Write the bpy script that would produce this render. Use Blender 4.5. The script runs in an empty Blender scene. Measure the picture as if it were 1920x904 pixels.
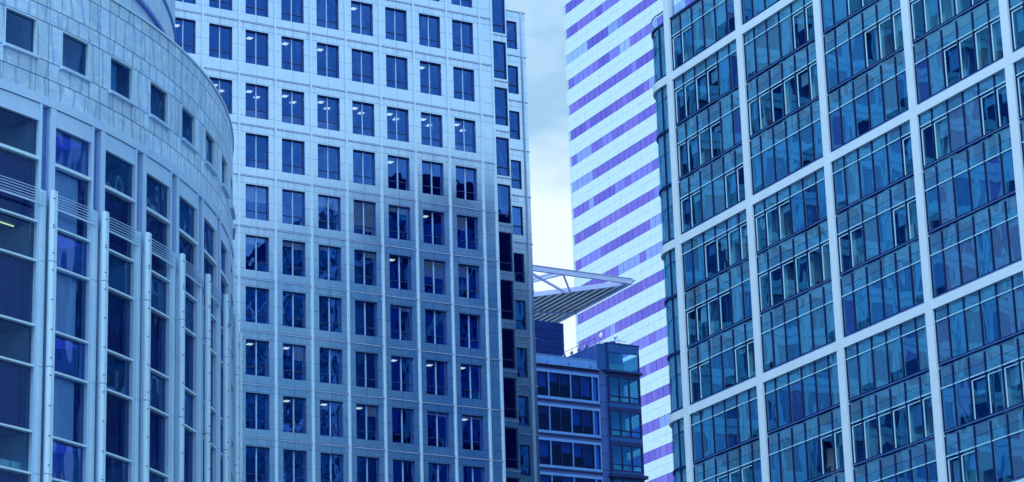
import bpy, math, random
from math import sin, cos, radians, pi
random.seed(7)
S = bpy.context.scene
COL = S.collection
EYE = 1.7                      # camera height; heights below are above the eye, the ground lies at -EYE

# ------------------------------------------------------------------ camera
PITCH, ROLL, FPX = 17.029, -1.8017, 4917.27
cd = bpy.data.cameras.new('camera'); cam = bpy.data.objects.new('camera', cd); COL.objects.link(cam)
cd.sensor_width = 36.0; cd.lens = 36.0 * FPX / 1920.0; cd.clip_start = 0.5; cd.clip_end = 20000
from mathutils import Matrix, Vector
p, r = radians(PITCH), radians(ROLL)
fw = Vector((0, cos(p), sin(p))); r0 = Vector((1, 0, 0)); u0 = Vector((0, -sin(p), cos(p)))
rt = r0 * cos(r) + u0 * sin(r); up = -r0 * sin(r) + u0 * cos(r)
cam.matrix_world = Matrix(((rt.x, up.x, -fw.x, 0), (rt.y, up.y, -fw.y, 0), (rt.z, up.z, -fw.z, 0), (0, 0, 0, 1)))
S.camera = cam

# ------------------------------------------------------------------ sky and sun (bright overcast)
SUN_EL, SUN_AZ = 48.0, 205.0   # azimuth clockwise from +Y
w = bpy.data.worlds.new('World'); S.world = w; w.use_nodes = True
nt = w.node_tree; nt.nodes.clear()
def wn(t, **k):
    n = nt.nodes.new(t)
    for a, b in k.items(): setattr(n, a, b)
    return n
wo = wn('ShaderNodeOutputWorld'); bg = wn('ShaderNodeBackground'); bg.inputs['Strength'].default_value = 0.095
sky = wn('ShaderNodeTexSky', sky_type='NISHITA', sun_disc=False, sun_elevation=radians(SUN_EL), sun_rotation=radians(SUN_AZ))
sky.air_density = 1.0; sky.dust_density = 1.2; sky.ozone_density = 1.6
tc = wn('ShaderNodeTexCoord'); mp = wn('ShaderNodeMapping'); mp.inputs['Scale'].default_value = (9, 9, 17)
mp.inputs['Location'].default_value = (0.35, 0.2, 0.55)
nz = wn('ShaderNodeTexNoise'); nz.inputs['Scale'].default_value = 1.0; nz.inputs['Detail'].default_value = 9; nz.inputs['Roughness'].default_value = 0.55
rp = wn('ShaderNodeValToRGB')
rp.color_ramp.elements[0].position = 0.36; rp.color_ramp.elements[0].color = (0.0, 0.0, 0.0, 1)
rp.color_ramp.elements[1].position = 0.66; rp.color_ramp.elements[1].color = (1, 1, 1, 1)
cr = wn('ShaderNodeValToRGB')   # cloud tone: grey blue base to white tops
cr.color_ramp.elements[0].position = 0.0; cr.color_ramp.elements[0].color = (3.3, 5.5, 7.7, 1)
cr.color_ramp.elements[1].position = 1.0; cr.color_ramp.elements[1].color = (8.7, 10.2, 11.1, 1)
sx = wn('ShaderNodeSeparateXYZ'); lowm = wn('ShaderNodeMapRange')
lowm.inputs[1].default_value = 0.27; lowm.inputs[2].default_value = 0.35; lowm.inputs[3].default_value = 0.34; lowm.inputs[4].default_value = -0.15
ad = wn('ShaderNodeMath', operation='ADD')
mx = wn('ShaderNodeMix', data_type='RGBA'); mx.inputs[0].default_value = 0.85
L = nt.links.new
L(tc.outputs['Generated'], mp.inputs['Vector']); L(mp.outputs[0], nz.inputs['Vector'])
L(tc.outputs['Generated'], sx.inputs[0]); L(sx.outputs['Z'], lowm.inputs[0])
L(nz.outputs[0], ad.inputs[0]); L(lowm.outputs[0], ad.inputs[1]); L(ad.outputs[0], rp.inputs[0]); L(rp.outputs[0], cr.inputs[0])
L(sky.outputs[0], mx.inputs[6]); L(cr.outputs[0], mx.inputs[7])
gr = wn('ShaderNodeMath', operation='MULTIPLY_ADD'); gr.inputs[1].default_value = 1.25; gr.inputs[2].default_value = 0.62; gr.use_clamp = False
mxz = wn('ShaderNodeMath', operation='MAXIMUM'); mxz.inputs[1].default_value = 0.0
mul = wn('ShaderNodeVectorMath', operation='SCALE')
L(sx.outputs['Z'], mxz.inputs[0]); L(mxz.outputs[0], gr.inputs[0]); L(mx.outputs[2], mul.inputs[0]); L(gr.outputs[0], mul.inputs['Scale'])
L(mul.outputs[0], bg.inputs['Color']); L(bg.outputs[0], wo.inputs['Surface'])

sd = bpy.data.lights.new('sun', 'SUN'); sd.energy = 1.5; sd.angle = radians(14); sd.color = (0.72, 0.88, 1.0)
sun = bpy.data.objects.new('sun', sd); COL.objects.link(sun)
sv = Vector((sin(radians(SUN_AZ)) * cos(radians(SUN_EL)), cos(radians(SUN_AZ)) * cos(radians(SUN_EL)), sin(radians(SUN_EL))))
sun.rotation_euler = sv.to_track_quat('Z', 'Y').to_euler()

S.view_settings.view_transform = 'Standard'; S.view_settings.look = 'None'
S.view_settings.exposure = 0.34; S.view_settings.gamma = 1.0; S.view_settings.use_curve_mapping = False
S.cycles.max_bounces = 10; S.cycles.transparent_max_bounces = 16; S.cycles.glossy_bounces = 4; S.cycles.diffuse_bounces = 3
S.cycles.caustics_reflective = False; S.cycles.caustics_refractive = False; S.cycles.use_denoising = True

# ------------------------------------------------------------------ materials
class NT:
    def __init__(s, name):
        s.m = bpy.data.materials.new(name); s.m.use_nodes = True; s.t = s.m.node_tree; s.t.nodes.clear()
        s.out = s.n('ShaderNodeOutputMaterial')
    def n(s, t, **k):
        x = s.t.nodes.new(t)
        for a, b in k.items(): setattr(x, a, b)
        return x
    def l(s, a, b): s.t.links.new(a, b)
    def pos(s): return s.n('ShaderNodeNewGeometry').outputs['Position']
    def obj(s): return s.n('ShaderNodeTexCoord').outputs['Object']
    def uv(s): return s.n('ShaderNodeTexCoord').outputs['UV']
    def noise(s, vec, scale, sc=(1, 1, 1), det=4, rough=.55, dist=0.0):
        mpp = s.n('ShaderNodeMapping'); mpp.inputs['Scale'].default_value = sc; s.l(vec, mpp.inputs[0])
        z = s.n('ShaderNodeTexNoise'); z.inputs['Scale'].default_value = scale; z.inputs['Detail'].default_value = det
        z.inputs['Roughness'].default_value = rough; z.inputs['Distortion'].default_value = dist
        s.l(mpp.outputs[0], z.inputs['Vector']); return z.outputs[0]
    def ramp(s, f, stops):
        q = s.n('ShaderNodeValToRGB'); e = q.color_ramp.elements
        while len(e) < len(stops): e.new(.5)
        for a, (pp, c) in zip(e, stops): a.position = pp; a.color = (*c, 1)
        s.l(f, q.inputs[0]); return q.outputs[0]
    def math(s, op, a, b=None):
        q = s.n('ShaderNodeMath', operation=op)
        for i, v in enumerate((a, b)):
            if v is None: continue
            if isinstance(v, (int, float)): q.inputs[i].default_value = v
            else: s.l(v, q.inputs[i])
        return q.outputs[0]
    def mixc(s, f, a, b, mode='MIX'):
        q = s.n('ShaderNodeMix', data_type='RGBA', blend_type=mode)
        for i, v in ((0, f), (6, a), (7, b)):
            if isinstance(v, (int, float)): q.inputs[i].default_value = v
            elif isinstance(v, tuple): q.inputs[i].default_value = (*v, 1)
            else: s.l(v, q.inputs[i])
        return q.outputs[2]
    def bsdf(s, col, rough=.5, metal=0.0, spec=.5, normal=None, emis=None, estr=0):
        b = s.n('ShaderNodeBsdfPrincipled')
        for k, v in (('Base Color', col), ('Roughness', rough), ('Metallic', metal), ('Specular IOR Level', spec)):
            if isinstance(v, tuple): b.inputs[k].default_value = (*v, 1)
            elif isinstance(v, (int, float)): b.inputs[k].default_value = v
            else: s.l(v, b.inputs[k])
        if normal is not None: s.l(normal, b.inputs['Normal'])
        if emis: b.inputs['Emission Color'].default_value = (*emis, 1); b.inputs['Emission Strength'].default_value = estr
        s.l(b.outputs[0], s.out.inputs[0]); return b
    def bump(s, h, strength, dist=.1):
        b = s.n('ShaderNodeBump'); b.inputs['Strength'].default_value = strength; b.inputs['Distance'].default_value = dist
        s.l(h, b.inputs['Height']); return b.outputs[0]

def plain(name, c, rough=.5, metal=0.0, var=.12, scale=.8, sc=(1, 1, 1), spec=.5):
    k = NT(name); f = k.noise(k.pos(), scale, sc, 5)
    lo = tuple(v * (1 - var) for v in c); hi = tuple(min(1, v * (1 + var)) for v in c)
    k.bsdf(k.ramp(f, [(.3, lo), (.7, hi)]), rough, metal, spec); return k.m

def glass(name, tint, refl=(.8, .9, 1.0), base=.14, wave=.12, wscale=.45, stretch=(1, 1, .6), rough=.0, edge=.85):
    k = NT(name)
    h = k.noise(k.pos(), wscale, stretch, 2, .45)
    nb = k.bump(h, wave, .1)
    lw = k.n('ShaderNodeFresnel'); lw.inputs[0].default_value = 1.5
    f = k.math('ADD', k.math('MULTIPLY', lw.outputs[0], edge), base)
    tr = k.n('ShaderNodeBsdfTransparent'); tr.inputs[0].default_value = (*tint, 1)
    gl = k.n('ShaderNodeBsdfGlossy'); gl.inputs['Color'].default_value = (*refl, 1); gl.inputs['Roughness'].default_value = rough
    k.l(nb, gl.inputs['Normal'])
    ms = k.n('ShaderNodeMixShader'); k.l(f, ms.inputs[0]); k.l(tr.outputs[0], ms.inputs[1]); k.l(gl.outputs[0], ms.inputs[2])
    k.l(ms.outputs[0], k.out.inputs[0]); return k.m

def steel_cladding():
    k = NT('linen finish steel panels')
    uvn = k.n('ShaderNodeSeparateXYZ'); k.l(k.uv(), uvn.inputs[0]); u, v = uvn.outputs[0], uvn.outputs[1]
    def line(x, at, w): return k.math('LESS_THAN', k.math('ABSOLUTE', k.math('SUBTRACT', x, at)), w)
    j = k.math('MAXIMUM', line(v, -.60, .016), line(v, -1.97, .016))
    j = k.math('MAXIMUM', j, line(v, -3.28, .016)); j = k.math('MAXIMUM', j, line(u, 1.49, .014))
    j = k.math('MAXIMUM', j, line(v, -.02, .03))
    fine = k.noise(k.obj(), 1.0, (1.6, 1.6, .2), 2, .5)
    blot = k.noise(k.obj(), .25, (1, 1, 1), 4)
    c = k.ramp(fine, [(.3, (.48, .72, 1.0)), (.7, (.56, .79, 1.0))])
    c = k.mixc(.35, c, k.ramp(blot, [(.3, (.45, .69, .98)), (.7, (.59, .81, 1.0))]))
    # rain streaks that start below each ledge
    st = k.noise(k.obj(), 1.0, (5, 5, .10), 2, .5)
    fall = k.n('ShaderNodeMapRange'); k.l(v, fall.inputs[0]); fall.inputs[1].default_value = -1.1; fall.inputs[2].default_value = 0
    sm = k.math('MULTIPLY', k.math('MULTIPLY', k.ramp(st, [(.45, (0, 0, 0)), (.62, (1, 1, 1))]), fall.outputs[0]), .38)
    c = k.mixc(sm, c, (.16, .25, .52)); c = k.mixc(k.math('MULTIPLY', j, .75), c, (.10, .16, .38))
    rg = k.ramp(blot, [(.3, (.22,) * 3), (.7, (.32,) * 3)])
    k.bsdf(c, rg, .97); return k.m

def marble():
    k = NT('veined grey stone')
    v = k.uv()
    n1 = k.noise(v, 1.1, (1, 1.6, 1), 8, .62, 1.6)
    wv = k.n('ShaderNodeTexWave'); wv.inputs['Scale'].default_value = .42; wv.inputs['Distortion'].default_value = 5; wv.inputs['Detail'].default_value = 5
    wv.inputs['Detail Scale'].default_value = .7; k.l(v, wv.inputs[0])
    c = k.ramp(n1, [(.30, (.30, .55, .90)), (.5, (.42, .70, .98)), (.70, (.56, .82, 1.0))])
    c = k.mixc(k.math('MULTIPLY', k.ramp(wv.outputs[1], [(.0, (1, 1, 1)), (.16, (0, 0, 0))]), .55), c, (.13, .29, .60))
    c = k.mixc(k.math('MULTIPLY', k.ramp(wv.outputs[1], [(.86, (0, 0, 0)), (1., (1, 1, 1))]), .45), c, (.46, .64, .90))
    tone = k.n('ShaderNodeVertexColor', layer_name='tone')
    c = k.mixc(1.0, c, tone.outputs[0], 'MULTIPLY')
    k.bsdf(c, .45, 0, .4); return k.m

def streaky(name, lo, hi, rough=.6, sc=(6, 6, .35)):
    k = NT(name); f = k.noise(k.pos(), 1.0, sc, 5, .6)
    k.bsdf(k.ramp(f, [(.32, lo), (.68, hi)]), rough, 0, .3); return k.m

def lamp_mat(name, c, s):
    k = NT(name); k.bsdf(c, .5, 0, .3, None, c, s); return k.m

M = dict(
    steel=steel_cladding(),
    stone_p=plain('drum panel', (.40, .66, .98), .5, 0, .12),
    rod=plain('pale metal rod', (.58, .80, 1.0), .35, .3, .06),
    ledge=plain('pale ledge metal', (.50, .66, .92), .4, .4, .06),
    groove=plain('dark joint', (.05, .09, .24), .7),
    darkframe=plain('dark blue window frame', (.03, .06, .20), .4, .2),
    midframe=plain('grey blue mullion', (.34, .58, .95), .4, .2),
    glass_m=glass('tower window glass', (.84, .92, 1.0), (.08, .29, 1.0), .34, .22, .8, edge=.9),
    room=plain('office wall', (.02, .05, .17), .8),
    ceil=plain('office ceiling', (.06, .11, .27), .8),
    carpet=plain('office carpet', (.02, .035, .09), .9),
    blind=streaky('pale roller blind', (.58, .82, 1.0), (.70, .90, 1.0), .7, (1.5, 1.5, 1.5)),
    white=plain('white paint', (.76, .84, .92), .45, 0, .05),
    lamp=lamp_mat('lit ceiling panel', (.78, .95, .85), 1.0),
    stone=marble(),
    metal_l=plain('pale blue aluminium panel', (.40, .66, 1.0), .4, .1, .07),
    metal_w=plain('pale aluminium tube', (.47, .75, 1.0), .4, .1, .06),
    metal_d=plain('shaded grey blue aluminium panel', (.08, .22, .60), .5, .1, .08),  # shade of the recesses between bays is put into this colour
    bolt=plain('dark bolt', (.05, .10, .28), .5),
    glass_l=glass('curved front glass', (.55, .75, 1.0), (.16, .40, .95), .14, 1.3, .5, (1, 1, .5), edge=.9),
    glass_s=glass('dark spandrel glass', (.70, .86, 1.0), (.08, .22, .66), .07, .9, .5, (1, 1, .5), edge=.8),
    spandrel=streaky('navy back panel', (.005, .02, .14), (.01, .035, .20)),
    spandrel_b=streaky('streaked blue back panel', (.22, .50, 1.0), (.40, .68, 1.0), .6, (7, 7, .3)),
    indigo=plain('indigo interior wall', (.26, .30, 1.0), .8, 0, .25, .3),  # violet glow of this bay is put into its wall colour
    band=plain('white painted steel band', (.62, .80, .95), .45, 0, .04),
    fin=plain('dark navy mullion', (.010, .028, .14), .6, 0, spec=.15),
    glass_r=glass('curtain wall glass', (.93, 1.0, 1.0), (.10, .55, 1.0), .16, .2, .4, (1, 1, .5), edge=.7),
    screen=glass('clear screen glass', (.78, .88, .98), (.8, .92, 1.0), .05, .1, .5, edge=.6),
    rail=plain('bright inner rail', (.42, .78, 1.0), .4, 0, .05),
    pale=plain('pale teal spandrel panel', (.34, .70, 1.0), .6, 0, .10),
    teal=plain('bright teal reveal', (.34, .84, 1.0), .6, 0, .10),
    room_r=plain('right office wall', (.04, .20, .50), .8, 0, .3, .5),
    pw=plain('white glass panel', (.66, .89, .97), .3, 0, .05),
    pw_e=plain('corner glass panel', (.40, .68, .84), .25, 0, .06),
    return_=plain('blue return cladding', (.01, .28, .82), .6, 0, .1, spec=.1),
    turret=plain('deep blue turret panel', (.012, .08, .30), .5, 0, .12, spec=.15),
    slat=plain('pale slat paint', (.72, .86, 1.0), .5, 0, .04),
    seam=plain('seam', (.12, .20, .52), .6),
    lowstone=plain('dark blue cladding', (.02, .085, .36), .5, .1, .15),
    lowmetal=plain('blue grey metal strip', (.08, .25, .66), .4, .3, .08),
    lowpar=plain('blue parapet panel', (.07, .25, .66), .4, .2, .12),
    louver=plain('dark ribbed box', (.006, .028, .16), .8, 0, .2, .8, (1, 1, 1), .1),
    glass_d=glass('dark office glass', (.34, .60, .98), (.05, .20, .75), .02, .25, .4, edge=.5),
    glass_t=glass('teal corner glass', (.40, .80, 1.0), (.05, .32, .80), .10, .6, .4, edge=.6),
    canopy=plain('pale lilac painted steel', (.40, .52, .86), .5, 0, .06),
    asphalt=plain('asphalt', (.05, .052, .056), .9, 0, .25, 2),
    paving=plain('pale paving', (.24, .25, .27), .85, 0, .15, 1.5),
)
M['glow_v'] = lamp_mat('added violet blue glow', (.08, .13, 1.0), .2); M['lamp_y'] = lamp_mat('yellow strip lamp', (.8, .9, .4), .9)  # the violet one is an added glow, the yellow one a lamp
M['return'] = M.pop('return_'); M['return_d'] = plain('navy return band', (.004, .025, .13), .6, 0, .1, spec=.1)
M['purple'] = [plain('violet glass panel %s' % s, c, .22, 0, .06) for s, c in
    (('deep', (.12, .09, .66)), ('dense', (.16, .12, .72)), ('soft', (.20, .22, .88)), ('pale', (.24, .38, .90)), ('pink', (.22, .16, .76)), ('faint', (.34, .56, .95)))]
M['blinds_r'] = [streaky('blind %s' % s, a, b, .7, (5, 5, .6)) for s, a, b in
    (('mid blue', (.07, .42, .96), (.11, .50, 1.0)), ('slate', (.03, .27, .76), (.06, .34, .84)), ('pale', (.18, .60, 1.0), (.26, .70, 1.0)),
     ('violet', (.07, .18, .66), (.11, .25, .76)), ('grey', (.22, .44, .84), (.30, .54, .90)), ('navy', (.01, .08, .36), (.02, .12, .44)))]

# ------------------------------------------------------------------ mesh helpers
class MB:
    def __init__(s): s.v = []; s.f = []; s.mi = []; s.uvs = []; s.tone = []; s.sm = []
    def face(s, pts, mi=0, uv=None, tone=1.0, smooth=False):
        b = len(s.v); s.v += [tuple(q) for q in pts]; s.f.append(tuple(range(b, b + len(pts)))); s.mi.append(mi)
        s.uvs += uv if uv else [(0, 0)] * len(pts); s.tone += [tone] * len(pts); s.sm.append(smooth)
    def box(s, x0, x1, y0, y1, z0, z1, mi=0):
        a = [(x0, y0, z0), (x1, y0, z0), (x1, y1, z0), (x0, y1, z0), (x0, y0, z1), (x1, y0, z1), (x1, y1, z1), (x0, y1, z1)]
        for q in ((0, 3, 2, 1), (4, 5, 6, 7), (0, 1, 5, 4), (1, 2, 6, 5), (2, 3, 7, 6), (3, 0, 4, 7)): s.face([a[i] for i in q], mi)
    def hexa(s, a, mi=0):
        for q in ((0, 3, 2, 1), (4, 5, 6, 7), (0, 1, 5, 4), (1, 2, 6, 5), (2, 3, 7, 6), (3, 0, 4, 7)): s.face([a[i] for i in q], mi)
    def arc(s, a0, a1, r0, r1, z0, z1, mi=0, n=None, uvo=None, tone=1.0, c=(0, 0), inner=True):
        """curved block; angle in degrees from -Y towards +X, r0 inner, r1 outer"""
        n = n or max(1, int(abs(a1 - a0) / 1.0 + .99))
        P = lambda a, rr, z: (c[0] + rr * sin(radians(a)), c[1] - rr * cos(radians(a)), z)
        A = [a0 + (a1 - a0) * i / n for i in range(n + 1)]
        for i in range(n):
            a, b = A[i], A[i + 1]
            uv = None
            if uvo:
                ua, ub = radians(a) * r1 + uvo[0], radians(b) * r1 + uvo[0]
                uv = [(ua, z0 + uvo[1]), (ub, z0 + uvo[1]), (ub, z1 + uvo[1]), (ua, z1 + uvo[1])]
            s.face([P(a, r1, z0), P(b, r1, z0), P(b, r1, z1), P(a, r1, z1)], mi, uv, tone, True)
            s.face([P(a, r0, z1), P(a, r1, z1), P(b, r1, z1), P(b, r0, z1)], mi, None, tone)
            s.face([P(a, r0, z0), P(b, r0, z0), P(b, r1, z0), P(a, r1, z0)], mi, None, tone)
            if inner: s.face([P(b, r0, z0), P(a, r0, z0), P(a, r0, z1), P(b, r0, z1)], mi, None, tone, True)
        s.face([P(a0, r0, z0), P(a0, r1, z0), P(a0, r1, z1), P(a0, r0, z1)], mi, None, tone)
        s.face([P(a1, r1, z0), P(a1, r0, z0), P(a1, r0, z1), P(a1, r1, z1)], mi, None, tone)
    def tube(s, p, q, r, mi=0, n=12, r2=None):
        p, q = Vector(p), Vector(q); d = (q - p).normalized(); a = d.orthogonal().normalized(); b = d.cross(a); r2 = r if r2 is None else r2
        R0 = [p + (a * cos(2 * pi * i / n) + b * sin(2 * pi * i / n)) * r for i in range(n)]
        R1 = [q + (a * cos(2 * pi * i / n) + b * sin(2 * pi * i / n)) * r2 for i in range(n)]
        for i in range(n): s.face([R0[i], R0[(i + 1) % n], R1[(i + 1) % n], R1[i]], mi, None, 1.0, True)
        s.face(R0[::-1], mi); s.face(R1, mi)
    def bar(s, p, q, wx, wz, mi=0):
        """rectangular bar between two points, wx wide sideways and wz deep in the vertical plane"""
        p, q = Vector(p), Vector(q); d = (q - p).normalized(); side = d.cross(Vector((0, 0, 1)))
        side = side.normalized() if side.length > 1e-4 else Vector((1, 0, 0)); u = side.cross(d).normalized()
        o = [(-1, -1), (1, -1), (1, 1), (-1, 1)]
        s.hexa([p + side * a * wx / 2 + u * b * wz / 2 for a, b in o] + [q + side * a * wx / 2 + u * b * wz / 2 for a, b in o], mi)
    def mesh(s, name, mats):
        me = bpy.data.meshes.new(name); me.from_pydata(s.v, [], s.f)
        for m in (mats if isinstance(mats, list) else [mats]): me.materials.append(m)
        me.polygons.foreach_set('material_index', s.mi); me.polygons.foreach_set('use_smooth', s.sm)
        ul = me.uv_layers.new(name='UVMap'); ul.data.foreach_set('uv', [c for q in s.uvs for c in q])
        ca = me.color_attributes.new('tone', 'FLOAT_COLOR', 'CORNER'); ca.data.foreach_set('color', [c for t in s.tone for c in (t, t, t, 1)])
        me.update(); return me
    def build(s, name, mats, parent=None, loc=None):
        return link(name, s.mesh(name, mats), parent, loc)
def link(name, me, parent=None, loc=None):
    o = bpy.data.objects.new(name, me); COL.objects.link(o)
    if parent:
        o.parent = parent
        if parent.type == 'EMPTY' and loc is None: o.location = (0, 0, EYE)
    if loc is not None: o.location = loc
    return o
def tag(o, label=None, cat=None, group=None, kind=None):
    for k, v in (('label', label), ('category', cat), ('group', group), ('kind', kind)):
        if v: o[k] = v
    return o
def thing(name, label, cat, loc, rotz=0, group=None):
    o = bpy.data.objects.new(name, None); COL.objects.link(o); o.location = loc; o.rotation_euler = (0, 0, rotz); o.empty_display_size = .5
    return tag(o, label, cat, group)
GZ = -EYE

# ------------------------------------------------------------------ ground and road
g = MB(); g.face([(-6000, -6000, GZ), (6000, -6000, GZ), (6000, 6000, GZ), (-6000, 6000, GZ)])
tag(g.build('ground', M['paving']), kind='structure')
g = MB(); g.box(-9, 1, -60, 165, GZ - .1, GZ + .004)
tag(g.build('road', M['asphalt']), kind='structure')
g = MB(); g.box(1, 1.3, -60, 165, GZ - .1, GZ + .13); g.box(-9.3, -9, -60, 165, GZ - .1, GZ + .13)
tag(g.build('kerb', M['paving']), kind='structure')

# ------------------------------------------------------------------ 1 the steel clad tower in the middle
TH = radians(90 - 59.2238)
tower = thing('steel_tower', 'tall office tower clad in pale steel panels with a regular grid of separate windows', 'office tower', (-19.555, 184.0, GZ), TH)
PIT = 2.979
TZ = {-2: 81.62, -1: 77.656, 0: 73.679, 1: 69.406, 2: 65.455, 3: 61.458, 4: 57.512, 5: 53.556, 6: 49.584, 7: 45.609, 8: 41.656, 9: 37.70, 10: 33.74}
def gz(rw): return TZ[rw] + .68
ROWS = list(range(-2, 11)); C0, C1 = -9, 6
def rodx(k): return -.55 + PIT * k
def cell(mb, xa, xb, za, zb, wx0, wx1, wz0, wz1, y, dep=.36):
    """cladding of one structural cell with a window opening and its reveals; uv in metres from the top left corner of the cell"""
    def q(x0, x1, z0, z1): mb.face([(x0, y, z0), (x1, y, z0), (x1, y, z1), (x0, y, z1)], 0, [(x0 - xa, z0 - zb), (x1 - xa, z0 - zb), (x1 - xa, z1 - zb), (x0 - xa, z1 - zb)])
    q(xa, wx0, za, zb); q(wx1, xb, za, zb); q(wx0, wx1, za, wz0); q(wx0, wx1, wz1, zb)
    for a, b in (((wx0, wz0), (wx1, wz0)), ((wx1, wz0), (wx1, wz1)), ((wx1, wz1), (wx0, wz1)), ((wx0, wz1), (wx0, wz0))):
        mb.face([(a[0], y, a[1]), (a[0], y + dep, a[1]), (b[0], y + dep, b[1]), (b[0], y, b[1])], 0, [(5, 5)] * 4)
wall = MB()
for rw in ROWS[:-1]:
    za, zb = gz(rw + 1), gz(rw)
    for k in range(C0, C1 + 1):
        x0 = rodx(k) + .55
        cell(wall, rodx(k), rodx(k + 1), za, zb, x0, x0 + 1.89, TZ[rw] - 2.68, TZ[rw], 0)
    xe = rodx(7); wall.face([(xe, 0, za), (21.5, 0, za), (21.5, 0, zb), (xe, 0, zb)], 0, [(0, za - zb), (1.2, za - zb), (1.2, 0), (0, 0)])
    # stepped corner, two setbacks
    cell(wall, 21.5, 24.46, za, zb, 23.17, 24.36, TZ[rw] - 3.15, TZ[rw] + .06, 2.7)
    cell(wall, 24.46, 28.32, za, zb, 26.53, 27.52, TZ[rw] - 2.75, TZ[rw] - .30, 6.15)
zlo, zhi = gz(ROWS[-1]), gz(ROWS[0])
for x, ya, yb in ((21.5, 0, 2.7), (24.46, 2.7, 6.15), (28.32, 6.15, 34)):
    wall.face([(x, ya, zlo), (x, yb, zlo), (x, yb, zhi), (x, ya, zhi)], 0, [(5, 5)] * 4)
xl = rodx(C0)
wall.face([(xl, 34, zlo), (xl, 0, zlo), (xl, 0, zhi), (xl, 34, zhi)], 0, [(5, 5)] * 4)
wall.face([(28.32, 34, zlo), (xl, 34, zlo), (xl, 34, zhi), (28.32, 34, zhi)], 0, [(5, 5)] * 4)
wall.build('wall', M['steel'], tower)
lowr = MB(); lowr.box(xl, 21.5, .02, 34, GZ, zlo - .02)
for j in range(8): lowr.box(xl, 21.5, -.04, .02, zlo - 4 - 4 * j, zlo - 1.4 - 4 * j, 1)
lowr.box(21.5, 28.3, 6.2, 34, GZ, zlo - .02)
lowr.build('lower_storeys', [M['steel'], M['spandrel']], tower)
rf = MB(); rf.face([(xl, 0, zhi), (21.5, 0, zhi), (21.5, 34, zhi), (xl, 34, zhi)]); rf.face([(21.5, 2.7, zhi), (24.46, 2.7, zhi), (24.46, 34, zhi), (21.5, 34, zhi)])
rf.build('roof', M['lowstone'], tower)
# rods and string courses
for k in range(C0, 8):
    b = MB(); b.box(rodx(k) - .065, rodx(k) + .065, -.13, .02, zlo, zhi); b.build('vertical_rod', M['rod'], tower)
b = MB(); b.box(21.37, 21.5, -.13, .02, zlo, zhi); b.build('vertical_rod', M['rod'], tower)
b = MB(); b.box(27.86, 27.98, 6.02, 6.16, zlo, zhi); b.build('vertical_rod', M['ledge'], tower)
for rw in ROWS:
    b = MB(); z = gz(rw)
    b.box(xl, 21.36, -.07, .01, z - .10, z - .045); b.box(xl, 21.36, -.012, .01, z - .045, z + .015, 1)
    b.build('string_course', [M['ledge'], M['groove']], tower)
    for q in ((21.55, 24.5, 2.64, 2.71), (24.5, 28.4, 6.08, 6.16)): b = MB(); b.box(*q, z - .10, z - .045); b.build('string_course', M['ledge'], tower)
# offices behind the windows
it = MB(); it2 = MB()
for rw in ROWS:
    zc, zf = TZ[rw] + .12, TZ[rw] + .62
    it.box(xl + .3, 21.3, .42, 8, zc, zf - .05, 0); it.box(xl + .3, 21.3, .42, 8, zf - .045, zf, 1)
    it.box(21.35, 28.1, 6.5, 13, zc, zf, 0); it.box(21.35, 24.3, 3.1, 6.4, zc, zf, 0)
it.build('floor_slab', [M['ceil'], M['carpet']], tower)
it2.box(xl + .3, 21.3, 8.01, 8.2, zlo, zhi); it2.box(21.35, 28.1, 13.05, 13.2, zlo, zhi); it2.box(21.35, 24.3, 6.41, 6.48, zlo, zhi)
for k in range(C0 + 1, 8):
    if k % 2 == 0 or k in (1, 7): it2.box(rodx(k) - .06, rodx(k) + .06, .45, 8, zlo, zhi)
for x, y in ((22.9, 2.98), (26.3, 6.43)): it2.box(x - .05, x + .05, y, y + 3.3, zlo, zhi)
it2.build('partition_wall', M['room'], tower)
# the standard window: frame is the part, pane and blind hang below it (origin at the top left corner of the opening)
wf = MB(); W_, H_ = 1.89, 2.68
wf.box(0, .06, .22, .34, -H_, 0); wf.box(W_ - .06, W_, .22, .34, -H_, 0); wf.box(.06, W_ - .06, .22, .34, -.06, 0); wf.box(.06, W_ - .06, .22, .34, -H_, -H_ + .06)
wf.box(.06, .905, .225, .335, -2.01, -1.95); wf.box(.985, W_ - .06, .225, .335, -2.01, -1.95); wf.box(.905, .985, .20, .34, -H_ + .06, -.06, 1)
wfm = wf.mesh('window', [M['darkframe'], M['midframe']])
pn = MB(); pn.face([(.05, .28, -H_ + .05), (W_ - .05, .28, -H_ + .05), (W_ - .05, .28, -.05), (.05, .28, -.05)]); pnm = pn.mesh('pane', M['glass_m'])
BL = {(3, 0): (.45, .45), (3, 2): (.33, .36), (3, 3): (.8, .86), (3, 4): (.16, .2), (3, 6): (.42, 0), (4, 5): (.48, .5), (4, 6): (.36, .05), (4, 0): (.22, .12),
      (4, 1): (.14, .2), (6, 1): (0, .42), (7, 3): (0, .3), (4, 3): (0, .16), (4, 2): (.1, 0), (7, 5): (.08, .1), (7, 6): (.06, .08), (8, 3): (0, 0), (5, 4): (.05, .12), (2, 1): (0, 0)}
LMP = {(1, k): 2 for k in range(-2, 7)}
LMP.update({(0, 5): 1, (0, 0): 1, (0, 2): 1, (-1, 3): 1, (0, -2): 1, (2, 4): 1, (4, 4): 1, (6, 4): 1, (6, 5): 1, (6, 6): 1, (7, 1): 1, (7, 2): 1, (7, 3): 1, (6, 1): 1, (7, 6): 1, (3, 5): 1, (6, 0): 1, (5, 0): 0, (0, 1): 1})
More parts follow.
